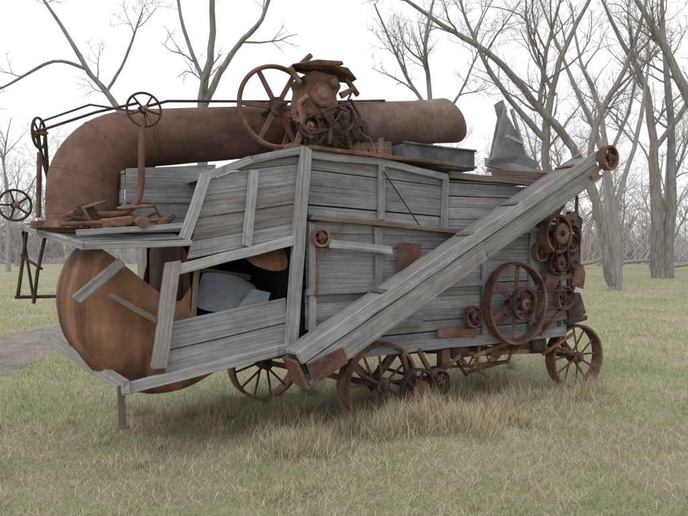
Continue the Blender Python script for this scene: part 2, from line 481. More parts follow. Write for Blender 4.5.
limb_tree('slender bare tree rising above the stacker pipe',[
 [(3.36,24,-.1,.17),(3.4,24,4,.14),(3.44,24,7.8,.10),(3.24,24,10.2,.07),(3.9,24,13,.03)],
 [(3.4,24,7.4,.08),(2.5,24,8.7,.06),(1.2,24,11.6,.03)],
 [(3.4,24,6.4,.06),(4.6,24,8.0,.05),(5.6,24,10.4,.02)]],C2,2.0)
limb_tree('bare tree with three rising limbs behind the machine',[
 [(-3.76,16,-.1,.2),(-3.78,16,3,.15),(-3.76,16,5.8,.12),(-3.52,16,7.13,.09),(-3.5,16,9.6,.05)],
 [(-3.74,16,5.6,.10),(-3.3,16,6.5,.08),(-2.78,16,7.27,.07),(-2.19,16,7.93,.055),(-1.7,16,9.4,.03)],
 [(-3.7,16,6.2,.06),(-4.25,16,7.67,.045),(-4.5,16,9.2,.03)]],C3,1.5)
limb_tree('bare tree with thin drooping side limbs',[
 [(-4.53,14,-.1,.16),(-4.88,14,4.1,.09),(-5.34,14,5.23,.07),(-5.97,14,6.0,.055),(-6.58,14,7.05,.04),(-7.5,14,8.3,.02)],
 [(-5.97,14,6.0,.04),(-6.74,14,6.18,.035),(-7.79,14,5.65,.025),(-8.5,14,5.3,.012)],
 [(-5.5,14,5.5,.035),(-5.1,14,6.2,.03),(-4.7,14,7.3,.015)]],C3,1.1)
limb_tree('straight bare tree with upswept branches beside the cottonwood',[
 [(18.6,42,-.1,.3),(18.4,42,6,.22),(18.0,42,11,.16),(16.5,42,15,.1),(15.8,42,19,.04)],
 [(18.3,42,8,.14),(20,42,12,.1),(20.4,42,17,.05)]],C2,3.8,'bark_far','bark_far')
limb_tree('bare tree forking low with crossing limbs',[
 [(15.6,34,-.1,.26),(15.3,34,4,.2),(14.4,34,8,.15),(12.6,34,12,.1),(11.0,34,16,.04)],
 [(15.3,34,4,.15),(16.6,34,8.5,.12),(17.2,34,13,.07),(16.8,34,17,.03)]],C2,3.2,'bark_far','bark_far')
# medium-distance trees from three shared shapes
CM=[(8,1.0,.03,5),(6,.5,.012,4),(4,.28,.012,3)]
variants=[]
for s in range(3):
    random.seed(50+s)
    tr=MB();cr=MB()
    H=random.uniform(12,15)
    main=wander((0,0,-.1),(random.uniform(-.1,.1),0,1),H,10,.09,.05)
    rad=[.28*(1-.88*i/10) for i in range(11)]
    tube(tr,main,rad,7); twigs(tr,cr,main[3:],rad[3:],0,4.2,CM)
    for j in range(2):
        k=random.choice([2,3,4])
        a=random.uniform(0,6.28)
        m2=wander(main[k],(math.cos(a)*.7,math.sin(a)*.7,.8),H*.6,7,.1,.08)
        r2=[rad[k]*.7*(1-.85*i/7) for i in range(8)]
        tube(tr,m2,r2,6); twigs(tr,cr,m2[1:],r2[1:],0,3.4,CM)
    variants.append((tr,cr))
src=[]
spots=[(17.5,52),(22,58),(26.5,50),(31,60),(14.5,60),(35,55),(24,72),(30,76),(18.5,74),(38,70),(9,64),(-28,50),(-36,66),(-25,68),(-38,58),(2,76),
  (28,66),(19.8,64),(36,78),(22.8,80),(40,62),(12.5,76),(26,90),(-40,80),(29,44)]
for i,(tx,ty) in enumerate(spots):
    vi=i%3
    root=empty('bare_tree',(tx,ty,0),(0,0,random.uniform(0,6.28)),label='bare grey tree at the far edge of the meadow',cat='tree')
    root['group']='bare trees along the meadow edge'
    s=random.uniform(.8,1.2)*(.75 if tx<0 else 1); root.scale=(s*.9,s*.9,s)
    if i<3:
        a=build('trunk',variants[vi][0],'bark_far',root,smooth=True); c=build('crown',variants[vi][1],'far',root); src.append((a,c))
    else:
        for o in src[vi]:
            q=o.copy(); q.parent=root; scene.collection.objects.link(q)
random.seed(99)
fw=MB()
for i in range(430):
    tx=random.uniform(-120,120); ty=random.uniform(80,130)
    H=random.uniform(7,13)
    q=wander((tx,ty,-.1),(random.uniform(-.15,.15),0,1),H,5,.09,.04)
    rr=[.16*(1-.8*j/5) for j in range(6)]; tube(fw,q,rr,4,cap=False)
    for j in range(14):
        k=random.randint(1,4); a=random.uniform(0,6.28)
        b2=wander(q[k],(math.cos(a),math.sin(a),.7),H*.38,3,.2,.08); tube(fw,b2,[.06,.045,.035,.02],3,cap=False)
        for l in range(3):
            a=random.uniform(0,6.28); kk=random.randint(1,3)
            tube(fw,[b2[kk],b2[kk]+V(math.cos(a)*.9,math.sin(a)*.9,random.uniform(.2,1.2))],[.04,.02],3,cap=False)
for i in range(32000):
    tx=random.uniform(-125,125); ty=random.uniform(76,125); a=random.gauss(0,.6)
    L=random.uniform(1.0,3.4)*(1.3+.7*math.sin(tx*.21)+.4*math.sin(tx*.53))
    if L<.8: L=.8
    tube(fw,[(tx,ty,0),(tx+a*L,ty,L)],[.06,.02],3,cap=False)
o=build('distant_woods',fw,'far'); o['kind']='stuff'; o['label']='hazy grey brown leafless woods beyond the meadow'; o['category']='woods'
# fallen logs
for (lx,ly,L,rz) in [(27,56,5,.1),(30.5,54,5,-.15),(24,58,3.5,.3),(28.6,52,4.2,.05)]:
    mb=MB(); q=wander((-L/2,0,.4),(1,0,.02),L,7,.06,0); tube(mb,q,[.25-.02*i for i in range(8)],8)
    q2=wander(q[4],(.4,.2,.8),1.3,3,.1,0); tube(mb,q2,[.1,.08,.06,.03],6)
    q2=wander(q[2],(-.3,.2,-.6),.6,3,.1,0); tube(mb,q2,[.1,.08,.06,.05],6)
    o=build('fallen_log',mb,'bark_far',loc=(lx,ly,0),smooth=True); o.rotation_euler=(0,0,rz)
    o['label']='weathered grey fallen log lying in the far grass'; o['category']='log'; o['group']='fallen logs at the meadow edge'

# ------------------------------------------------------------ threshing machine
random.seed(11)
TM=empty('threshing_machine',(.34,6.17,0),(0,0,math.atan2(.528,.849)),
   label='derelict grey wooden threshing machine with rusty stacker pipe in grass',cat='threshing machine')
# walls
mb=MB()
panel(mb,[(-.84,.80),(2.9,.78),(2.9,1.42),(-.84,1.40)],R(.0),.135,brk=.12)
panel(mb,[(-.82,1.41),(2.9,1.43),(2.9,2.03),(-.82,2.08)],R(-.4),.15,brk=.08)
panel(mb,[(-.80,2.12),(.93,2.02),(.93,2.62),(.04,2.715),(-.80,2.73)],R(-2.2),.165,brk=.0)
panel(mb,[(.95,2.04),(2.32,2.04),(2.32,2.60),(.95,2.57)],R(1),.15,brk=.1)
build('side_wall',mb,'wood',TM,bevel=.003,label='weathered grey horizontal plank side wall')
mb=MB()
panel(mb,[(-1.98,1.72),(-.93,1.93),(-.90,2.70),(-1.38,2.58),(-1.80,2.40)],R(10),.17)
build('hood_side',mb,'wood',TM,bevel=.003,label='grey plank side of the sloping rear hood')
mb=MB()
panel(mb,[(-2.17,1.19),(-1.04,1.36),(-1.04,.91),(-2.17,.76)],R(8.5),.21,lo=.9,hi=1.1)
build('lower_side_board',mb,'wood',TM,bevel=.003)
mb=MB()
fr=frame((0,1.6,0),(1,0,0),(0,0,1),(0,1,0))
panel(mb,[(-1.9,.8),(2.9,.8),(2.9,2.05),(2.3,2.6),(-.8,2.73),(-1.8,2.4)],0,.16,fr,gap=.002,jit=.001,lo=.5,hi=.8)
fr=frame((2.9,0,0),(0,1,0),(0,0,1),(-1,0,0))
panel(mb,[(.02,.8),(1.58,.8),(1.58,2.05),(.02,2.05)],0,.15,fr)
build('far_wall',mb,'wood',TM)
mb=MB()
fr=frame((0,0,2.76),(1,0,0),(0,1,0),(0,0,-1))
panel(mb,[(-.86,-.04),(.95,-.04),(.95,1.64),(-.86,1.64)],0,.16,fr,gap=.002,jit=.001)
fr=frame((0,0,2.64),(1,0,0),(0,1,0),(0,0,-1))
panel(mb,[(.955,-.02),(2.4,-.02),(2.4,1.62),(.955,1.62)],0,.16,fr,gap=.002,jit=.001)
ex=V(1,0,.34).normalized(); L=1.03
fr=frame((-1.84,0,2.44),ex,(0,1,0),(0,0,-1))
panel(mb,[(0,-.03),(L,-.03),(L,1.62),(0,1.62)],0,.16,fr,gap=.002,jit=.001)
fr=frame((0,0,.8),(1,0,0),(0,1,0),(0,0,-1))
panel(mb,[(-1.75,.05),(2.88,.05),(2.88,1.56),(-1.75,1.56)],0,.2,fr,gap=.002,jit=.001,lo=.5,hi=.8)
build('roof_deck',mb,'wood',TM)
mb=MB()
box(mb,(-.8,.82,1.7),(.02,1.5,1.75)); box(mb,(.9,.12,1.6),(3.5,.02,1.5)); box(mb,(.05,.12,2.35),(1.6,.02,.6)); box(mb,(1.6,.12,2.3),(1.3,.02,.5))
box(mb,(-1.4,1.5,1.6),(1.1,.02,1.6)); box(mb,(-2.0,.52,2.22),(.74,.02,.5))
build('dark_backing',mb,'dark',TM)  # added near-black sheets that paint shade into plank gaps and the opening
mb=MB()
fr=frame((0,.45,0),(1,0,0),(0,0,1),(0,1,0))
panel(mb,[(.55,.80),(.7,.60),(2.5,.58),(2.75,.80)],R(1),.1,fr,lo=.6,hi=.9)
fr=frame((0,0,.59),(1,0,0),(0,1,0),(0,0,1))
panel(mb,[(.65,.45),(2.55,.45),(2.55,1.3),(.65,1.3)],0,.16,fr,lo=.4,hi=.7)
build('underside_dark_pan',mb,'wood_brown',TM)  # dark-tinted pan added to make the underside read darker
# framing
def post(p0,p1,w,t=.05,mat='wood',name='frame_post',v=-.03,lab=None,lo=.85,hi=1.08):
    mb=MB(); board(mb,(p0[0],v,p0[1]),(p1[0],v,p1[1]),w,t,tint=rtint(lo,hi),jit=.006); return build(name,mb,mat,TM,bevel=.004,label=lab)
post((-1.02,.86),(-.86,2.76),.11,.08,'wood',v=-.045)
post((-2.235,.82),(-2.11,1.70),.12,.07,'wood_pale',v=-.04,lo=.8,hi=.95)
post((-2.02,1.88),(-1.82,2.44),.09,.05,'wood_pale',v=-.03)
post((-1.45,1.83),(-1.37,2.53),.085,.04,'wood_pale')
post((-2.09,1.63),(-.93,1.90),.085,.06,'wood_pale',name='frame_rail',v=-.035)
post((-1.84,2.42),(-1.40,2.61),.07,.05,'wood',name='frame_rail')
post((-1.40,2.61),(-.90,2.74),.07,.05,'wood',name='frame_rail')
post((-2.52,.68),(-1.05,.885),.085,.07,'wood_pale',name='frame_rail',v=-.045,lo=.85,hi=.95)
post((-.80,2.70),(.04,2.70),.07,.04,'wood',name='frame_rail')
post((.04,2.70),(.93,2.60),.07,.04,'wood',name='frame_rail')
post((-.82,2.77),(.98,2.74),.035,.09,'rust',name='frame_rail',v=-.05,lab='rusty iron edge strip')
post((-.80,2.11),(1.02,2.01),.05,.10,'wood_brown',name='frame_rail',v=-.055,lab='brown ledge rail')
post((.03,2.10),(.03,2.70),.075,.035,'wood')
post((.88,2.02),(.90,2.60),.08,.035,'wood')
post((.0,1.38),(-.01,2.04),.09,.035,'wood')
post((-.78,.8),(-.78,2.06),.07,.03,'wood')
post((1.5,.8),(1.5,2.0),.08,.035,'wood')
post((2.3,.78),(2.3,2.62),.09,.04,'wood')
post((2.86,.75),(2.86,2.05),.10,.05,'wood')
post((.95,2.02),(2.88,2.05),.06,.05,'wood',name='frame_rail')
post((-.84,1.40),(1.6,1.42),.06,.04,'wood',name='frame_rail')
post((-.84,.79),(2.92,.76),.12,.08,'wood',name='frame_rail',v=-.02)
post((-.62,1.86),(.12,1.80),.08,.03,'wood_pale',name='loose_board',v=-.09)
post((.95,2.63),(2.45,2.62),.07,.05,'wood_brown',name='frame_rail')
post((-.5,1.06),(.6,1.02),.09,.03,'wood',name='loose_board',v=-.03)
mb=MB(); board(mb,(.20,-.07,1.71),(.50,-.07,1.69),.36,.02,tint=ONE,jit=.008); build('rust_plate',mb,'rust_red',TM)
# rear deck
def dk(a,b):
    near=V(-2.78,-.05,1.845)*(1-b)+V(-1.98,-.05,1.90)*b
    far=V(-3.16,1.6,2.06)*(1-b)+V(-2.0,1.6,2.02)*b
    return near*(1-a)+far*a
mb=MB()
for i in range(9):
    a=i/9+.05; board(mb,dk(a,0)+V(random.uniform(-.05,.03),0,0),dk(a,1),.165,.022,face=(0,0,1))
build('rear_deck',mb,'wood',TM,bevel=.003)
for (a,bv,w,mt,nm) in [((-2.80,-.08,1.83),(-1.98,-.08,1.865),.05,'wood_pale','deck_beam'),((-2.80,-.07,1.83),(-3.2,1.62,2.06),.06,'wood_pale','deck_beam'),
      ((-2.85,-.02,1.93),(-2.0,.0,2.01),.045,'wood_pale','deck_beam'),((-2.50,-.10,.70),(-2.93,1.62,.95),.11,'wood_pale','deck_beam'),
      ((-2.86,-.03,1.41),(-2.52,-.03,1.70),.08,'wood','brace_board'),((-2.62,-.02,1.45),(-2.2,-.02,1.19),.045,'wood_brown','brace_board')]:
    mb=MB(); fc=(0,-1,0) if abs(a[1]-bv[1])<.3 else (-1,0,0)
    board(mb,a,bv,w,.05,face=fc,tint=rtint(.85,1),jit=.006); build(nm,mb,mt,TM,bevel=.004)
mb=MB(); board(mb,(-2.53,-.04,.72),(-2.52,-.04,.36),.05,.04); build('hanging_leg',mb,'wood_brown',TM)
# inset planked box under the pipe
mb=MB()
fr=frame((0,.45,0),(1,0,0),(0,0,1),(0,1,0))
panel(mb,[(-2.40,1.95),(-1.6,1.98),(-1.55,2.62),(-2.38,2.52)],R(2),.13,fr,gap=.003)
fr=frame((-2.41,0,0),(0,1,0),(0,0,1),(1,0,0))
panel(mb,[(.45,1.95),(1.3,1.95),(1.3,2.5),(.45,2.5)],0,.13,fr)
build('rear_box',mb,'wood',TM,bevel=.003)
# fan drum: bulging sheet-metal housing
mb=MB()
cu,cz,rr=-2.06,1.32,.81
angs=[a for a in np.linspace(R(41),R(-221),76)]
def ring(rf,v,wob=.0):
    out=[]
    for a in angs:
        q=rf*(1+wob*math.sin(a*7+1)+wob*.6*math.sin(a*13))
        z=cz+rr*q*math.sin(a); f=min(max((z-1.0)/.25,0),1); lim=-1.42*(1-f)-1.93*f
        out.append((min(cu+rr*q*math.cos(a),lim),v+wob*.8*math.sin(a*5+rf*6),z))
    return out
rings=[ring(.08,.07),ring(.30,.065,.012),ring(.36,.085,.01),ring(.55,.09,.015),ring(.74,.12,.015),ring(.87,.18,.012),ring(.95,.26,.01),ring(.99,.36,.008),
       ring(1.0,.42),ring(1.012,.425),ring(1.012,.455),ring(1.0,.46),ring(.995,.7,.006),ring(1.0,.95),ring(1.012,.955),ring(1.012,.985),ring(1.0,.99),ring(.995,1.2,.006),ring(.97,1.38),ring(.85,1.5),ring(.1,1.55)]
vs=[p for r_ in rings for p in r_]; n=len(angs); fsx=[]
for i in range(len(rings)-1):
    for k in range(n-1):
        fsx.append((i*n+k,i*n+k+1,(i+1)*n+k+1,(i+1)*n+k))
fsx.append(tuple(range(n-1,-1,-1)))
mb.add(vs,fsx); build('fan_drum',mb,'rust_drum',TM,smooth=True,label='mottled brown and orange rusted bulging fan drum')
def flat(name,pts,mat,t=.012,lab=None,par=None):
    mb=MB(); P=[Vector(p) for p in pts]; n=len(P); nr=(P[1]-P[0]).cross(P[2]-P[0]).normalized()*t
    mb.add([p for p in P]+[p+nr for p in P],[tuple(range(n)),tuple(range(2*n-1,n-1,-1))]+[((i+1)%n,i,i+n,(i+1)%n+n) for i in range(n)])
    return build(name,mb,mat,par or TM,label=lab)
def folded(name,rows,mat,lab=None,smooth=False):
    mb=MB(); n=len(rows[0]); vs=[p for r in rows for p in r]
    mb.add(vs,[(i*n+k,i*n+k+1,(i+1)*n+k+1,(i+1)*n+k) for i in range(len(rows)-1) for k in range(n-1)])
    o=build(name,mb,mat,TM,label=lab,smooth=smooth); s=o.modifiers.new('s','SOLIDIFY'); s.thickness=.005; s.offset=0
    if smooth:
        s2=o.modifiers.new('sub','SUBSURF'); s2.levels=2; s2.render_levels=2
    return o
folded('folded_sheet',[[(-1.93,.10,1.30),(-1.70,.09,1.22),(-1.45,.10,1.24),(-1.22,.13,1.28)],
                       [(-1.84,.20,1.44),(-1.62,.20,1.42),(-1.40,.22,1.41),(-1.20,.24,1.37)],
                       [(-1.74,.32,1.58),(-1.54,.33,1.60),(-1.34,.36,1.55),(-1.18,.38,1.45)],
                       [(-1.70,.46,1.58),(-1.50,.48,1.58),(-1.30,.50,1.53),(-1.14,.50,1.44)]],'steel_dark','thin bent dark blue grey metal sheet',smooth=True)
flat('folded_flap',[(-1.56,.05,1.22),(-1.22,.05,1.28),(-1.17,.07,1.40),(-1.34,.10,1.44)],'steel_dark',t=.006)
folded('curved_rust_sheet',[[(-1.42,.10,1.72),(-1.28,.09,1.63),(-1.12,.08,1.59),(-.96,.07,1.60)],[(-1.42,.16,1.77),(-1.28,.15,1.72),(-1.12,.14,1.72),(-.96,.13,1.76)],[(-1.42,.3,1.84),(-1.28,.3,1.82),(-1.12,.3,1.84),(-.96,.3,1.9)]],'rust_orange','orange rusted curved panel',smooth=True)
mb=MB(); board(mb,(-1.85,.56,1.64),(-1.15,.6,1.52),.05,.03); board(mb,(-1.90,.1,1.2),(-1.86,.1,1.68),.05,.03); build('fallen_board',mb,'wood_brown',TM,bevel=.003)
# ------------- stacker pipe
SP=empty('stacker_pipe',(0,0,0),parent=TM)
path=[(-2.66,.8,1.95),(-2.66,.8,2.12),(-2.66,.8,2.3),(-2.645,.8,2.44),(-2.58,.8,2.58),(-2.47,.8,2.71),(-2.31,.8,2.80),(-2.12,.8,2.86)]
rad=[.34,.33,.33,.325,.32,.31,.295,.28]
q4=smoothpoly([(*p,r) for p,r in zip(path,rad)],3)
mb=MB(); tube(mb,[p[:3] for p in q4],[p[3] for p in q4],40); build('pipe_elbow',mb,'rust_pipe',SP,smooth=True)
def pc(u): return V(u,.8,2.87+(u+2.1)*.1558)
def dented(mb,us,rads,seg=40,sd=0,slant=0):
    pts=[];n=len(us);d=V(1,0,.1558).normalized();up=V(-d.z,0,d.x)
    for i,(u,r) in enumerate(zip(us,rads)):
        e=max(0,(i-(n-7))/6)
        for k in range(seg):
            a=2*math.pi*k/seg
            rr_=r*(1+.010*math.sin(3*a+u*4+sd)+.008*math.sin(7*a-u*9+sd))
            ca,sa=math.cos(a),math.sin(a)
            off=-slant*sa*e if slant else 0
            pts.append(pc(u)+d*off+up*(rr_*sa)+V(0,rr_*ca,0))
    mb.add(pts,[(i*seg+k,i*seg+(k+1)%seg,(i+1)*seg+(k+1)%seg,(i+1)*seg+k) for i in range(n-1) for k in range(seg)])
mb=MB(); us=list(np.linspace(-2.13,.5,34)); dented(mb,us,[.272-.006*(u+2.1) for u in us]); build('pipe_section',mb,'rust_pipe',SP,smooth=True)
mb=MB(); us=list(np.linspace(.1,1.68,24)); dented(mb,us,[.268+.003*u+(.012*max(0,(u-1.4)/.28)) for u in us],sd=2,slant=.12)
o=build('pipe_section',mb,'rust_grey',SP,smooth=True,label='grey brown outer pipe section with slanted open end'); s=o.modifiers.new('s','SOLIDIFY'); s.thickness=.008
for u,r_ in [(-2.1,.283),(-1.15,.269),(-.1,.262),(.12,.275),(1.2,.277)]:
    mb=MB(); tube(mb,[pc(u-.014),pc(u-.008),pc(u+.008),pc(u+.014)],[r_-.01,r_,r_,r_-.01],36,cap=False); build('pipe_band',mb,'rust_grey' if u>0 else 'rust_pipe',SP,smooth=True)
for k in (1,3,5):
    mb=MB(); p=Vector(path[k]); d=(Vector(path[min(k+1,7)])-Vector(path[k-1])).normalized()
    tube(mb,[p-d*.010,p-d*.006,p+d*.006,p+d*.010],[rad[k]-.004,rad[k]+.003,rad[k]+.003,rad[k]-.004],36,cap=False); build('pipe_band',mb,'rust_pipe',SP,smooth=True)
# ------------- wheels
def wheel(name,loc,Rr,w,ns,hub,rt,mat='rust',rot=(0,0,0),bar=.035,parent=TM,label=None,round_=False,bt=.014):
    e=empty(name,loc,rot,parent,label)
    mb=MB()
    if round_:
        prof=[(Rr-rt/2+rt/2*math.cos(a),w/2*math.sin(a)) for a in np.linspace(0,2*math.pi,9)[:-1]]
        lathe(mb,prof,seg=48)
    else: lathe(mb,[(Rr,-w/2),(Rr+.004,0),(Rr,w/2),(Rr-rt,w/2),(Rr-rt,w/2-.012),(Rr-rt*.6,0),(Rr-rt,-w/2+.012),(Rr-rt,-w/2)],seg=48)
    build('rim',mb,mat,e,smooth=True)
    mb=MB(); hw=max(w*.55,.05)
    lathe(mb,[(.001,-hw-.03),(hub*.45,-hw-.03),(hub*.5,-hw),(hub,-hw+.01),(hub*.75,-hw*.4),(hub*.75,hw*.4),(hub,hw-.01),(hub*.5,hw),(.001,hw)],seg=20,closed=False)
    build('hub',mb,'iron' if mat!='iron' else 'rust',e,smooth=True)
    me=None; ph=random.uniform(0,6.28)
    for k in range(ns):
        if me is None or k==1:
            mb=MB(); y0=(hw*.6 if k==0 else -hw*.6) if ns>6 else 0
            board(mb,(0,y0,hub*.6),(0,0,Rr-rt*.6),bar,bt,tint=(1,1,1),jit=0,taper=.85)
            o=build('spoke',mb,mat,e,bevel=.003)
            me=[o.data] if k==0 else me+[o.data]
        else:
            o=bpy.data.objects.new('spoke',me[k%2]); scene.collection.objects.link(o); o.parent=e
            bb=o.modifiers.new('bevel','BEVEL'); bb.width=.003; bb.segments=1
        o.rotation_euler=(0,ph+2*math.pi*k/ns,0)
    return e
wheel('road_wheel',(.0,-.02,.42),.44,.2,12,.08,.03,'rust',bar=.03)
wheel('road_wheel',(-.5,1.7,.42),.44,.2,12,.08,.03,'rust',bar=.03)
wheel('road_wheel',(3.15,.0,.41),.42,.16,12,.075,.028,'rust',rot=(0,0,R(-8)),bar=.028)
wheel('road_wheel',(3.0,1.6,.41),.42,.16,12,.075,.028,'rust',rot=(0,0,R(-8)),bar=.028)
wheel('drive_pulley',(1.865,-.16,1.18),.48,.13,6,.08,.03,'rust',bar=.065,label='large rusty spoked drive pulley')
wheel('flywheel',(-1.014,.25,3.19),.41,.07,6,.09,.045,'rust_red',bar=.05,label='large rusty flywheel on the roof',round_=True,bt=.025)
wheel('hand_wheel',(-2.26,.3,3.02),.155,.03,5,.03,.022,'iron',bar=.018,round_=True)
wheel('hand_wheel',(-3.0,1.2,2.89),.15,.03,5,.03,.022,'iron',rot=(0,0,R(62)),bar=.018,round_=True)
wheel('hand_wheel',(-3.2,1.2,2.21),.15,.03,5,.03,.022,'iron',rot=(0,0,R(15)),bar=.018,round_=True)
wheel('belt_pulley',(2.52,-.20,2.0),.235,.12,5,.06,.03,'rust',bar=.055)
wheel('belt_pulley',(2.86,-.14,1.96),.18,.09,5,.05,.025,'rust_red',bar=.045)
wheel('belt_pulley',(2.58,-.14,1.64),.14,.10,4,.05,.025,'iron',bar=.045)
wheel('belt_pulley',(2.86,-.16,1.66),.12,.08,4,.04,.02,'iron',bar=.04)
wheel('belt_pulley',(3.02,-.02,1.82),.15,.06,5,.04,.02,'rust',bar=.035)
wheel('belt_pulley',(2.36,-.1,1.78),.12,.08,5,.04,.02,'rust_red',bar=.035)
wheel('belt_pulley',(1.865,-.28,1.18),.19,.07,5,.06,.03,'iron',bar=.04)
wheel('belt_pulley',(2.78,-.12,1.2),.15,.08,5,.04,.02,'rust',bar=.035)
wheel('belt_pulley',(.72,-.12,.36),.16,.08,5,.04,.02,'rust',bar=.035)
wheel('belt_pulley',(.36,-.22,.36),.22,.06,5,.05,.025,'iron',bar=.04)
wheel('belt_pulley',(-.33,.2,3.16),.16,.08,5,.04,.022,'rust',bar=.035)
wheel('belt_pulley',(-.72,.15,3.02),.12,.07,4,.04,.022,'iron',bar=.03)
wheel('belt_pulley',(-.72,-.09,1.92),.09,.06,4,.04,.02,'rust_orange',bar=.03)
wheel('belt_pulley',(1.25,-.1,1.05),.12,.07,4,.04,.02,'rust',bar=.03)
def rod(name,pts,r_,mat='iron',lab=None,par=TM,sides=8):
    mb=MB(); tube(mb,pts,r_,sides); return build(name,mb,mat,par,smooth=True,label=lab)
def chain(c0,r0,c1,r1,v,th=.012,mat='iron'):
    a0=math.atan2(c1[1]-c0[1],c1[0]-c0[0]); pts=[]
    for k in range(13): a=a0+math.pi/2+math.pi*k/12; pts.append((c0[0]+r0*math.cos(a),v,c0[1]+r0*math.sin(a)))
    for k in range(13): a=a0-math.pi/2+math.pi*k/12; pts.append((c1[0]+r1*math.cos(a),v,c1[1]+r1*math.sin(a)))
    pts.append(pts[0]); mb=MB(); tube(mb,pts,th,5); build('drive_chain',mb,mat,TM)
chain((2.52,2.0),.12,(2.58,1.64),.10,-.27)
chain((2.86,1.96),.09,(2.86,1.66),.09,-.22)
chain((1.865,1.18),.13,(2.78,1.2),.10,-.2)
chain((.36,.36),.12,(.72,.36),.09,-.17)
chain((-.72,3.02),.08,(-.33,3.16),.11,.1)
for c,r_,w,t in [((2.52,-.29,2.0),.13,.03,16),((2.86,-.22,1.66),.10,.025,14),((2.58,-.23,1.64),.09,.025,12),((2.70,-.08,1.85),.12,.03,18),((1.25,-.16,1.05),.08,.02,12),((2.95,-.1,2.16),.09,.03,12),
                 ((.36,-.28,.36),.11,.025,14),((-.1,.18,3.05),.12,.03,18),((-.85,.12,3.12),.09,.03,14),((-2.75,.2,2.08),.1,.03,14)]:
    mb=MB(); gear(mb,c,r_,w,t); build('sprocket',mb,random.choice(['rust','iron','rust_red']),TM)
# shafts, rods
rod('axle',[(0,-.15,.42),(-.5,1.82,.42)],.035,'rust')
rod('axle',[(3.15,-.12,.41),(3.0,1.72,.41)],.035,'rust')
rod('shaft',[(-1.014,.05,3.19),(-1.014,.75,3.19)],.025)
rod('shaft',[(1.865,-.36,1.18),(1.865,.3,1.18)],.03)
for (u,z,v0) in [(2.52,2.0,-.34),(2.86,1.96,-.26),(2.58,1.64,-.28),(2.86,1.66,-.28),(3.02,1.82,-.12),(2.36,1.78,-.2),(2.78,1.2,-.22),(1.25,1.05,-.2)]:
    rod('shaft',[(u,v0,z),(u,.2,z)],.022)
rod('shaft',[(.36,-.32,.36),(.36,1.0,.36)],.02); rod('shaft',[(.72,-.2,.36),(.72,1.0,.36)],.02)
rod('control_rod',[(-3.02,1.2,2.90),(-2.55,.9,3.08),(-2.2,.75,3.18)],.013)
rod('control_rod',[(-2.3,.32,3.03),(-2.0,.5,3.17),(-.2,.6,3.42),(.6,.7,3.56)],.013)
rod('control_rod',[(-3.02,1.25,2.90),(-2.9,1.2,2.35)],.016)
rod('control_rod',[(-2.99,1.1,2.98),(-2.62,.8,3.12),(-2.3,.5,3.04)],.010)
rod('lever',[(-3.02,1.1,2.1),(-3.0,1.15,2.7)],.022,'rust'); rod('lever',[(-2.9,1.2,2.0),(-2.95,1.2,2.85)],.018,'iron')
q=[Vector(p[:3]) for p in smoothpoly([(-2.27,.31,2.95),(-2.285,.3,2.6),(-2.29,.29,2.36),(-2.34,.27,2.20),(-2.46,.26,2.11),(-2.7,.25,2.09)],4)]
rod('curved_pipe',q,.028,'rust_pipe','thick curved rusty pipe in front of the elbow',sides=12)
rod('lever',[(-2.62,.3,2.03),(-2.45,.28,2.1),(-2.3,.3,2.08)],.02,'rust')
rod('hanging_rod',[(-3.1,1.3,1.98),(-3.18,1.3,1.35)],.016); rod('hanging_rod',[(-2.95,1.2,1.95),(-3.02,1.2,1.6),(-3.05,1.25,1.3)],.016)
rod('hanging_rod',[(-3.2,1.3,1.36),(-2.8,1.2,1.36)],.016); rod('hanging_rod',[(-3.15,1.3,1.75),(-2.98,1.2,1.62)],.012)
rod('hanging_rod',[(-3.12,1.5,1.98),(-3.05,1.3,1.36)],.013)
rod('brace_rod',[(2.0,-.05,.6),(2.86,-.05,.98)],.018,'rust'); rod('brace_rod',[(-.7,-.07,1.7),(-.4,-.07,2.1)],.01,'rust')
rod('brace_rod',[(.03,-.07,2.6),(.5,-.07,2.06)],.008,'iron'); rod('brace_rod',[(-.75,-.06,1.35),(-.7,-.06,1.95)],.012,'rust')
rod('brace_rod',[(2.3,-.1,2.2),(3.0,-.12,2.1)],.02,'rust'); rod('brace_rod',[(2.35,-.1,1.5),(2.95,-.1,1.86)],.018,'iron'); rod('brace_rod',[(3.0,-.1,1.3),(3.05,-.1,2.45),(2.9,-.2,2.7)],.02,'rust')
rod('brace_rod',[(2.4,-.08,.75),(3.02,-.1,1.25)],.018,'rust'); rod('brace_rod',[(1.5,-.1,.85),(1.865,-.25,1.18)],.018,'rust')
for a_,b_,r_,mt in [((.85,.0,.72),(1.7,.1,.28),.014,'rust'),((1.05,.1,.75),(1.3,.05,.35),.018,'iron'),((1.45,.0,.74),(1.35,.0,.42),.02,'rust'),((1.2,-.02,.40),(1.9,.0,.46),.016,'iron'),((2.1,.05,.74),(1.9,.0,.44),.018,'rust'),
                    ((2.3,.1,.70),(2.9,.1,.36),.016,'iron'),((.9,.2,.46),(2.2,.25,.40),.02,'rust'),((2.55,.0,.76),(2.62,.0,.5),.02,'rust')]:
    rod('linkage_rod',[a_,tuple((p+q_)/2+random.uniform(-.02,.02) for p,q_ in zip(a_,b_)),b_],r_,mt)
mb=MB(); board(mb,(1.0,.0,.66),(1.28,.0,.64),.16,.06,tint=ONE,taper=.7); build('linkage_casting',mb,'iron',TM,bevel=.02)
mb=MB(); board(mb,(1.62,.0,.62),(1.8,.02,.55),.12,.08,tint=ONE,taper=.7); build('linkage_casting',mb,'rust',TM,bevel=.02)
mb=MB(); board(mb,(2.35,.02,.62),(2.6,.02,.6),.2,.05,tint=ONE,taper=.8); build('linkage_casting',mb,'iron',TM,bevel=.02)
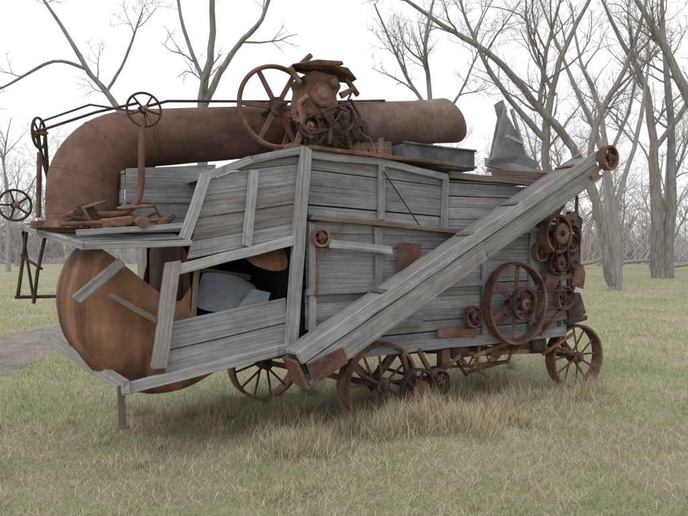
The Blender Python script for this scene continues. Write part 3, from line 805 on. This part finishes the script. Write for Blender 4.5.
# turret ring gear and clutter on the deck
mb=MB(); c0=(-2.66,.8,2.02)
vs=[];T=48
for k in range(T):
    a=2*math.pi*k/T; r0=.43+(.018 if k%2 else -.012)
    for r_,z in ((.36,-.03),(r0,-.03),(r0,.03),(.36,.03)): vs.append((c0[0]+r_*math.cos(a),c0[1]+r_*math.sin(a),c0[2]+z))
mb.add(vs,[(k*4+i,((k+1)%T)*4+i,((k+1)%T)*4+(i+1)%4,k*4+(i+1)%4) for k in range(T) for i in range(4)])
build('ring_gear',mb,'rust',TM)
mb=MB(); lathe(mb,[(.001,-.2),(.05,-.2),(.05,-.1),(.03,-.1),(.03,.1),(.07,.1),(.07,.2),(.001,.2)],(-2.35,.15,2.03),16,closed=False); build('worm_gear',mb,'rust',TM,smooth=True)
rod('shaft',[(-2.95,.1,2.0),(-2.1,.1,2.06)],.018,'rust')
rod('shaft',[(-2.9,.2,2.08),(-2.5,.05,1.98),(-2.2,.12,2.12)],.012,'iron')
rod('lever',[(-2.7,.15,1.98),(-2.78,.15,2.14),(-2.6,.2,2.2)],.016,'rust'); rod('lever',[(-2.1,.2,1.98),(-2.2,.2,2.18),(-2.5,.25,2.15)],.016,'rust')
for a_,b_,w_,t_ in [((-2.65,.12,2.0),(-2.4,.12,2.05),.10,.1),((-2.9,.3,2.05),(-2.75,.25,2.13),.08,.06),((-2.2,.1,2.0),(-2.05,.12,2.1),.07,.05)]:
    mb=MB(); board(mb,a_,b_,w_,t_,tint=ONE,taper=.8); build('deck_casting',mb,'rust',TM,bevel=.014)
# roof drive casting: angular housing with a jagged flat top plate
RC=empty('drive_casting',parent=TM)
mb=MB()
hp=[(-.80,3.16),(-.74,3.42),(-.78,3.50),(-.66,3.58),(-.40,3.56),(-.34,3.46),(-.40,3.36),(-.36,3.22),(-.50,3.12),(-.66,3.10)]
n=len(hp); vs=[(a,.14,b) for a,b in hp]+[(a*.98-.012,.46,b-.01) for a,b in hp]
mb.add(vs,[tuple(range(n)),tuple(range(2*n-1,n-1,-1))]+[((i+1)%n,i,i+n,(i+1)%n+n) for i in range(n)])
lathe(mb,[(.001,-.05),(.05,-.05),(.06,-.03),(.11,-.03),(.13,-.01),(.13,.02),(.001,.03)],(-.58,.13,3.34),24,closed=False)
lathe(mb,[(.001,-.04),(.03,-.04),(.05,-.01),(.06,.02),(.001,.02)],(-.45,.12,3.47),14,closed=False)
build('casting_housing',mb,'rust_red',RC,bevel=.012)
flat('casting_plate',[(-.92,.08,3.58),(-.66,.06,3.66),(-.50,.08,3.64),(-.34,.05,3.63),(-.20,.10,3.55),(-.16,.30,3.56),(-.28,.50,3.61),(-.50,.54,3.64),(-.74,.50,3.66),(-.86,.36,3.61)],'rust_red',t=-.03,lab='jagged flat rusty top plate',par=RC)
mb=MB(); board(mb,(-.80,.2,3.60),(-.66,.2,3.74),.05,.05,tint=ONE); board(mb,(-.6,.2,3.66),(-.32,.2,3.70),.06,.12,tint=ONE,taper=.6); board(mb,(-.28,.15,3.55),(-.14,.15,3.40),.05,.04,tint=ONE); board(mb,(-.92,.15,3.56),(-.80,.15,3.42),.05,.04,tint=ONE); board(mb,(-.36,.15,3.36),(-.20,.12,3.46),.07,.05,tint=ONE,taper=.6)
build('casting_lug',mb,'rust',RC,bevel=.008)
mb=MB()
for dv in(-.14,.14):
    board(mb,(-.86,.3+dv,2.78),(-.70,.3+dv,3.3),.06,.03,tint=ONE,taper=.7); board(mb,(-.18,.3+dv,2.78),(-.42,.3+dv,3.3),.06,.03,tint=ONE,taper=.7)
    board(mb,(-.8,.3+dv,2.98),(-.26,.3+dv,3.0),.05,.025,tint=ONE); board(mb,(-.78,.3+dv,3.1),(-.3,.3+dv,2.85),.03,.02,tint=ONE)
board(mb,(-.95,.3,2.80),(-.1,.3,2.80),.05,.34,tint=ONE); board(mb,(-.6,.3,2.82),(-.58,.3,3.2),.14,.1,tint=ONE,taper=.7)
board(mb,(-.2,.25,2.82),(-.02,.25,2.84),.12,.2,tint=ONE)
build('casting_frame',mb,'rust',RC,bevel=.008)
rod('casting_pipe',[(-.75,.12,3.3),(-.85,.12,3.22),(-.82,.12,3.05),(-.7,.12,2.9)],.024,'rust',par=RC); rod('casting_pipe',[(-.4,.12,3.25),(-.3,.08,3.2),(-.32,.08,2.95)],.022,'iron',par=RC)
rod('casting_pipe',[(-.6,.12,3.2),(-.5,.08,3.05),(-.52,.08,2.85)],.02,'iron',par=RC)
rod('lever',[(-.62,.12,2.85),(-.35,.1,3.2),(-.24,.1,3.42)],.012,'iron'); rod('chain_run',[(-1.0,.28,3.58),(-.6,.25,3.6)],.012,'iron')
rod('lever',[(-.12,.2,2.8),(-.08,.2,3.2),(-.2,.2,3.36)],.018,'rust'); rod('lever',[(.05,.1,2.8),(.0,.12,2.95),(-.15,.1,3.0)],.015,'rust')
mb=MB(); board(mb,(.0,.2,2.82),(.28,.2,2.84),.1,.16,tint=ONE); board(mb,(.1,.1,2.8),(.12,.1,2.98),.05,.05,tint=ONE); build('bearing_block',mb,'rust',TM,bevel=.01)
mb=MB(); board(mb,(-.05,.5,2.86),(.5,.6,2.95),.16,.3,tint=ONE); build('pipe_cradle',mb,'wood_brown',TM,bevel=.006)
# hopper + feeder sheets
mb=MB(); box(mb,(1.12,.8,2.88),(1.08,1.0,.23)); board(mb,(.56,.29,3.0),(1.68,.29,3.0),.025,.03,tint=(1,1,1)); board(mb,(.56,.285,2.80),(1.68,.285,2.80),.03,.02,tint=(1,1,1))
build('grain_hopper',mb,'green',TM,bevel=.008,label='dark faded green sheet metal hopper')
flat('feeder_sheet',[(2.05,.5,2.80),(2.2,.5,2.80),(2.36,.45,3.60),(2.28,.45,3.74),(2.16,.48,3.66),(2.22,.48,3.5)],'steel',lab='torn leaning strip of grey sheet metal')
flat('feeder_sheet',[(2.26,.62,2.80),(2.62,.55,2.85),(2.78,.5,3.12),(2.52,.5,3.45),(2.40,.55,3.66),(2.33,.6,3.3)],'steel',lab='dented grey sheet metal with torn edge')
flat('feeder_sheet',[(2.40,.4,2.78),(2.86,.4,2.74),(2.90,.42,2.98),(2.6,.45,3.08),(2.44,.42,2.98)],'steel_dark')
mb=MB(); board(mb,(2.42,.42,3.62),(2.76,.45,2.95),.04,.03); board(mb,(2.02,.4,2.8),(2.3,.42,3.64),.035,.03); board(mb,(1.75,.2,2.86),(2.75,.2,2.78),.10,.05); board(mb,(2.25,.35,3.25),(2.6,.4,3.2),.04,.03); build('feeder_frame',mb,'wood_pale',TM)
mb=MB(); board(mb,(1.7,.05,2.70),(2.7,.05,2.72),.11,.04); board(mb,(2.35,-.02,2.1),(2.75,-.02,2.45),.05,.04); board(mb,(1.75,.1,2.85),(2.15,.1,2.93),.07,.05); build('feeder_frame',mb,'wood_brown',TM)
# front end ironwork
mb=MB(); board(mb,(2.62,-.04,1.85),(2.98,-.04,1.83),.55,.03,tint=ONE); board(mb,(2.98,-.04,1.1),(2.98,-.04,2.3),.06,.06,tint=ONE); board(mb,(2.45,-.07,1.42),(3.05,-.07,1.48),.06,.05,tint=ONE)
board(mb,(2.6,-.08,2.2),(3.0,-.08,2.75),.05,.03,tint=ONE); board(mb,(2.3,-.08,2.2),(2.66,-.08,1.9),.06,.04,tint=ONE); board(mb,(2.7,-.1,2.12),(3.08,-.1,2.28),.09,.03,tint=ONE)
build('front_bracket',mb,'rust',TM,bevel=.006)
mb=MB(); board(mb,(2.9,.05,1.0),(3.2,.05,1.12),.3,.3,tint=ONE); board(mb,(2.85,-.05,.88),(3.25,-.02,.92),.06,.2,tint=ONE); board(mb,(3.0,-.06,1.25),(3.18,-.06,1.6),.05,.04,tint=ONE); board(mb,(3.05,0,1.5),(3.15,0,1.75),.12,.08,tint=ONE)
build('front_casting',mb,'iron',TM,bevel=.012)
flat('torn_plate',[(2.95,-.1,1.35),(3.15,-.12,1.30),(3.22,-.1,1.5),(3.1,-.14,1.62),(3.0,-.1,1.55)],'rust'); flat('torn_plate',[(2.35,-.12,1.3),(2.6,-.1,1.25),(2.66,-.14,1.46),(2.5,-.1,1.52)],'rust_red')
flat('torn_plate',[(3.0,-.1,2.3),(3.12,-.14,2.2),(3.14,-.1,2.0),(3.02,-.1,2.05)],'rust')
mb=MB(); board(mb,(2.4,-.05,.98),(3.0,-.05,1.02),.2,.04,tint=ONE); build('front_plate',mb,'wood_brown',TM,bevel=.006)
mb=MB()
for v in(.05,.35): board(mb,(.95,v,.62),(3.1,v,.50),.055,.05,tint=ONE)
board(mb,(1.3,-.04,.58),(2.0,-.04,.72),.05,.03,tint=ONE); board(mb,(3.12,0,.42),(3.0,.3,.8),.09,.05,tint=ONE); board(mb,(3.1,.8,.45),(3.1,.8,.8),.3,.2,tint=ONE); board(mb,(2.5,-.03,.5),(3.1,-.03,.72),.04,.03,tint=ONE)
build('front_chassis',mb,'rust_orange',TM,bevel=.006,label='orange rusted front chassis bars')
mb=MB()
board(mb,(-.35,.1,.75),(.0,.1,.42),.08,.06,tint=ONE); board(mb,(.35,.1,.75),(.0,.1,.42),.08,.06,tint=ONE)
board(mb,(.5,-.05,.74),(.75,-.05,.36),.05,.04,tint=ONE); board(mb,(.25,-.1,.74),(.36,-.1,.36),.05,.04,tint=ONE); board(mb,(.9,0,.7),(.9,0,.5),.12,.1,tint=ONE)
board(mb,(.75,-.07,.9),(1.3,-.07,.86),.10,.04,tint=ONE); board(mb,(.5,-.08,.3),(1.1,-.05,.62),.04,.03,tint=ONE)
build('axle_bracket',mb,'rust',TM,bevel=.005)
# ------------- grain elevator
EL=empty('grain_elevator',parent=TM,label='long slanted grey wooden elevator trough')
a0=V(-1.10,0,.76);a1=V(3.03,0,2.87);d=(a1-a0).normalized();pn=V(-d.z,0,d.x);Le=(a1-a0).length
def ep(s,h,v): return a0+d*s+pn*h+V(0,v,0)
mb=MB(); board(mb,ep(0,.115,-.46),ep(Le,.10,-.46),.12,.03,tint=(.9,.9,.9),jit=.006); build('upper_side_board',mb,'wood_pale',EL,bevel=.004)
mb=MB(); board(mb,ep(.05,-.065,-.45),ep(2.4,-.065,-.45),.21,.03,tint=(.9,.88,.86),jit=.006); board(mb,ep(2.405,-.065,-.447),ep(Le-.1,-.065,-.45),.20,.03,tint=(.80,.78,.76),jit=.006); build('lower_side_board',mb,'wood',EL,bevel=.004)
mb=MB(); board(mb,ep(0,0,-.22),ep(Le,0,-.22),.34,.03); build('back_side_board',mb,'wood',EL,bevel=.004)
mb=MB(); board(mb,ep(0,.15,-.34),ep(Le-.2,.15,-.34),.21,.025,face=(-d.z,0,d.x)); board(mb,ep(0,-.16,-.34),ep(Le,-.16,-.34),.21,.025,face=(-d.z,0,d.x)); build('trough_board',mb,'wood',EL,bevel=.003)
for s in (1.05,2.3,3.05,4.1):
    mb=MB(); board(mb,ep(s,.178,-.34),ep(s+.06,.18,-.34),.24,.012,face=(-d.z,0,d.x)); build('cleat',mb,'wood_brown',EL,bevel=.002)
mb=MB(); board(mb,ep(.04,-.07,-.485),ep(.40,-.10,-.485),.2,.012,tint=ONE,taper=.8); board(mb,ep(-.03,-.17,-.33),ep(-.03,.10,-.33),.03,.26,tint=ONE)
build('elevator_boot',mb,'rust',EL,bevel=.003)
wheel('head_pulley',tuple(ep(Le+.06,.03,-.53)),.15,.09,5,.05,.028,'rust',bar=.045,parent=EL)
rod('head_shaft',[ep(Le+.06,.03,-.6),ep(Le+.06,.03,-.2)],.02,'iron',par=EL)
mb=MB(); board(mb,ep(Le-.3,-.08,-.485),ep(Le+.1,.02,-.485),.06,.014,tint=ONE); board(mb,ep(Le-.3,.1,-.225),ep(Le+.1,.03,-.2),.06,.014,tint=ONE); build('head_bracket',mb,'rust',EL)
rod('elevator_strut',[(2.7,-.05,2.2),(2.75,-.3,2.58)],.02,'rust'); rod('elevator_strut',[(-.2,-.02,1.0),(-.3,-.3,1.05)],.02,'rust'); rod('elevator_strut',[(1.5,-.02,1.9),(1.5,-.3,1.95)],.02,'rust')

# ------------------------------------------------------------ light, world, camera
w=bpy.data.worlds.new('World'); scene.world=w; w.use_nodes=True; nt=w.node_tree
bg=nt.nodes['Background']
sky=nd(nt,'ShaderNodeTexSky'); sky.sky_type='NISHITA'; sky.sun_disc=False
el,az=R(48),R(215)
sky.sun_elevation=el; sky.sun_rotation=az
tc=nd(nt,'ShaderNodeTexCoord').outputs['Generated']
f=noise(nt,mapping(nt,tc,(1,1,2.5)),1.6,4,.5)
cl=ramp(nt,f,[(.3,(9.9,10.1,10.7)),(.7,(11.8,11.8,12.0))])
nt.links.new(mix(nt,.9,sky.outputs['Color'],cl),bg.inputs['Color']); bg.inputs['Strength'].default_value=.102
sl=bpy.data.lights.new('sun','SUN'); sl.energy=1.4; sl.angle=R(26); sl.color=(1,.975,.95)
so=bpy.data.objects.new('sun',sl); scene.collection.objects.link(so)
dirv=Vector((math.sin(az)*math.cos(el),math.cos(az)*math.cos(el),math.sin(el)))
so.rotation_euler=(dirv).to_track_quat('Z','Y').to_euler()
cam=bpy.data.cameras.new('camera'); co=bpy.data.objects.new('camera',cam); scene.collection.objects.link(co)
co.location=(0,0,1.8); co.rotation_euler=(R(90-.76),0,0); cam.lens=36*600/688; cam.sensor_width=36; cam.clip_end=2000
scene.camera=co
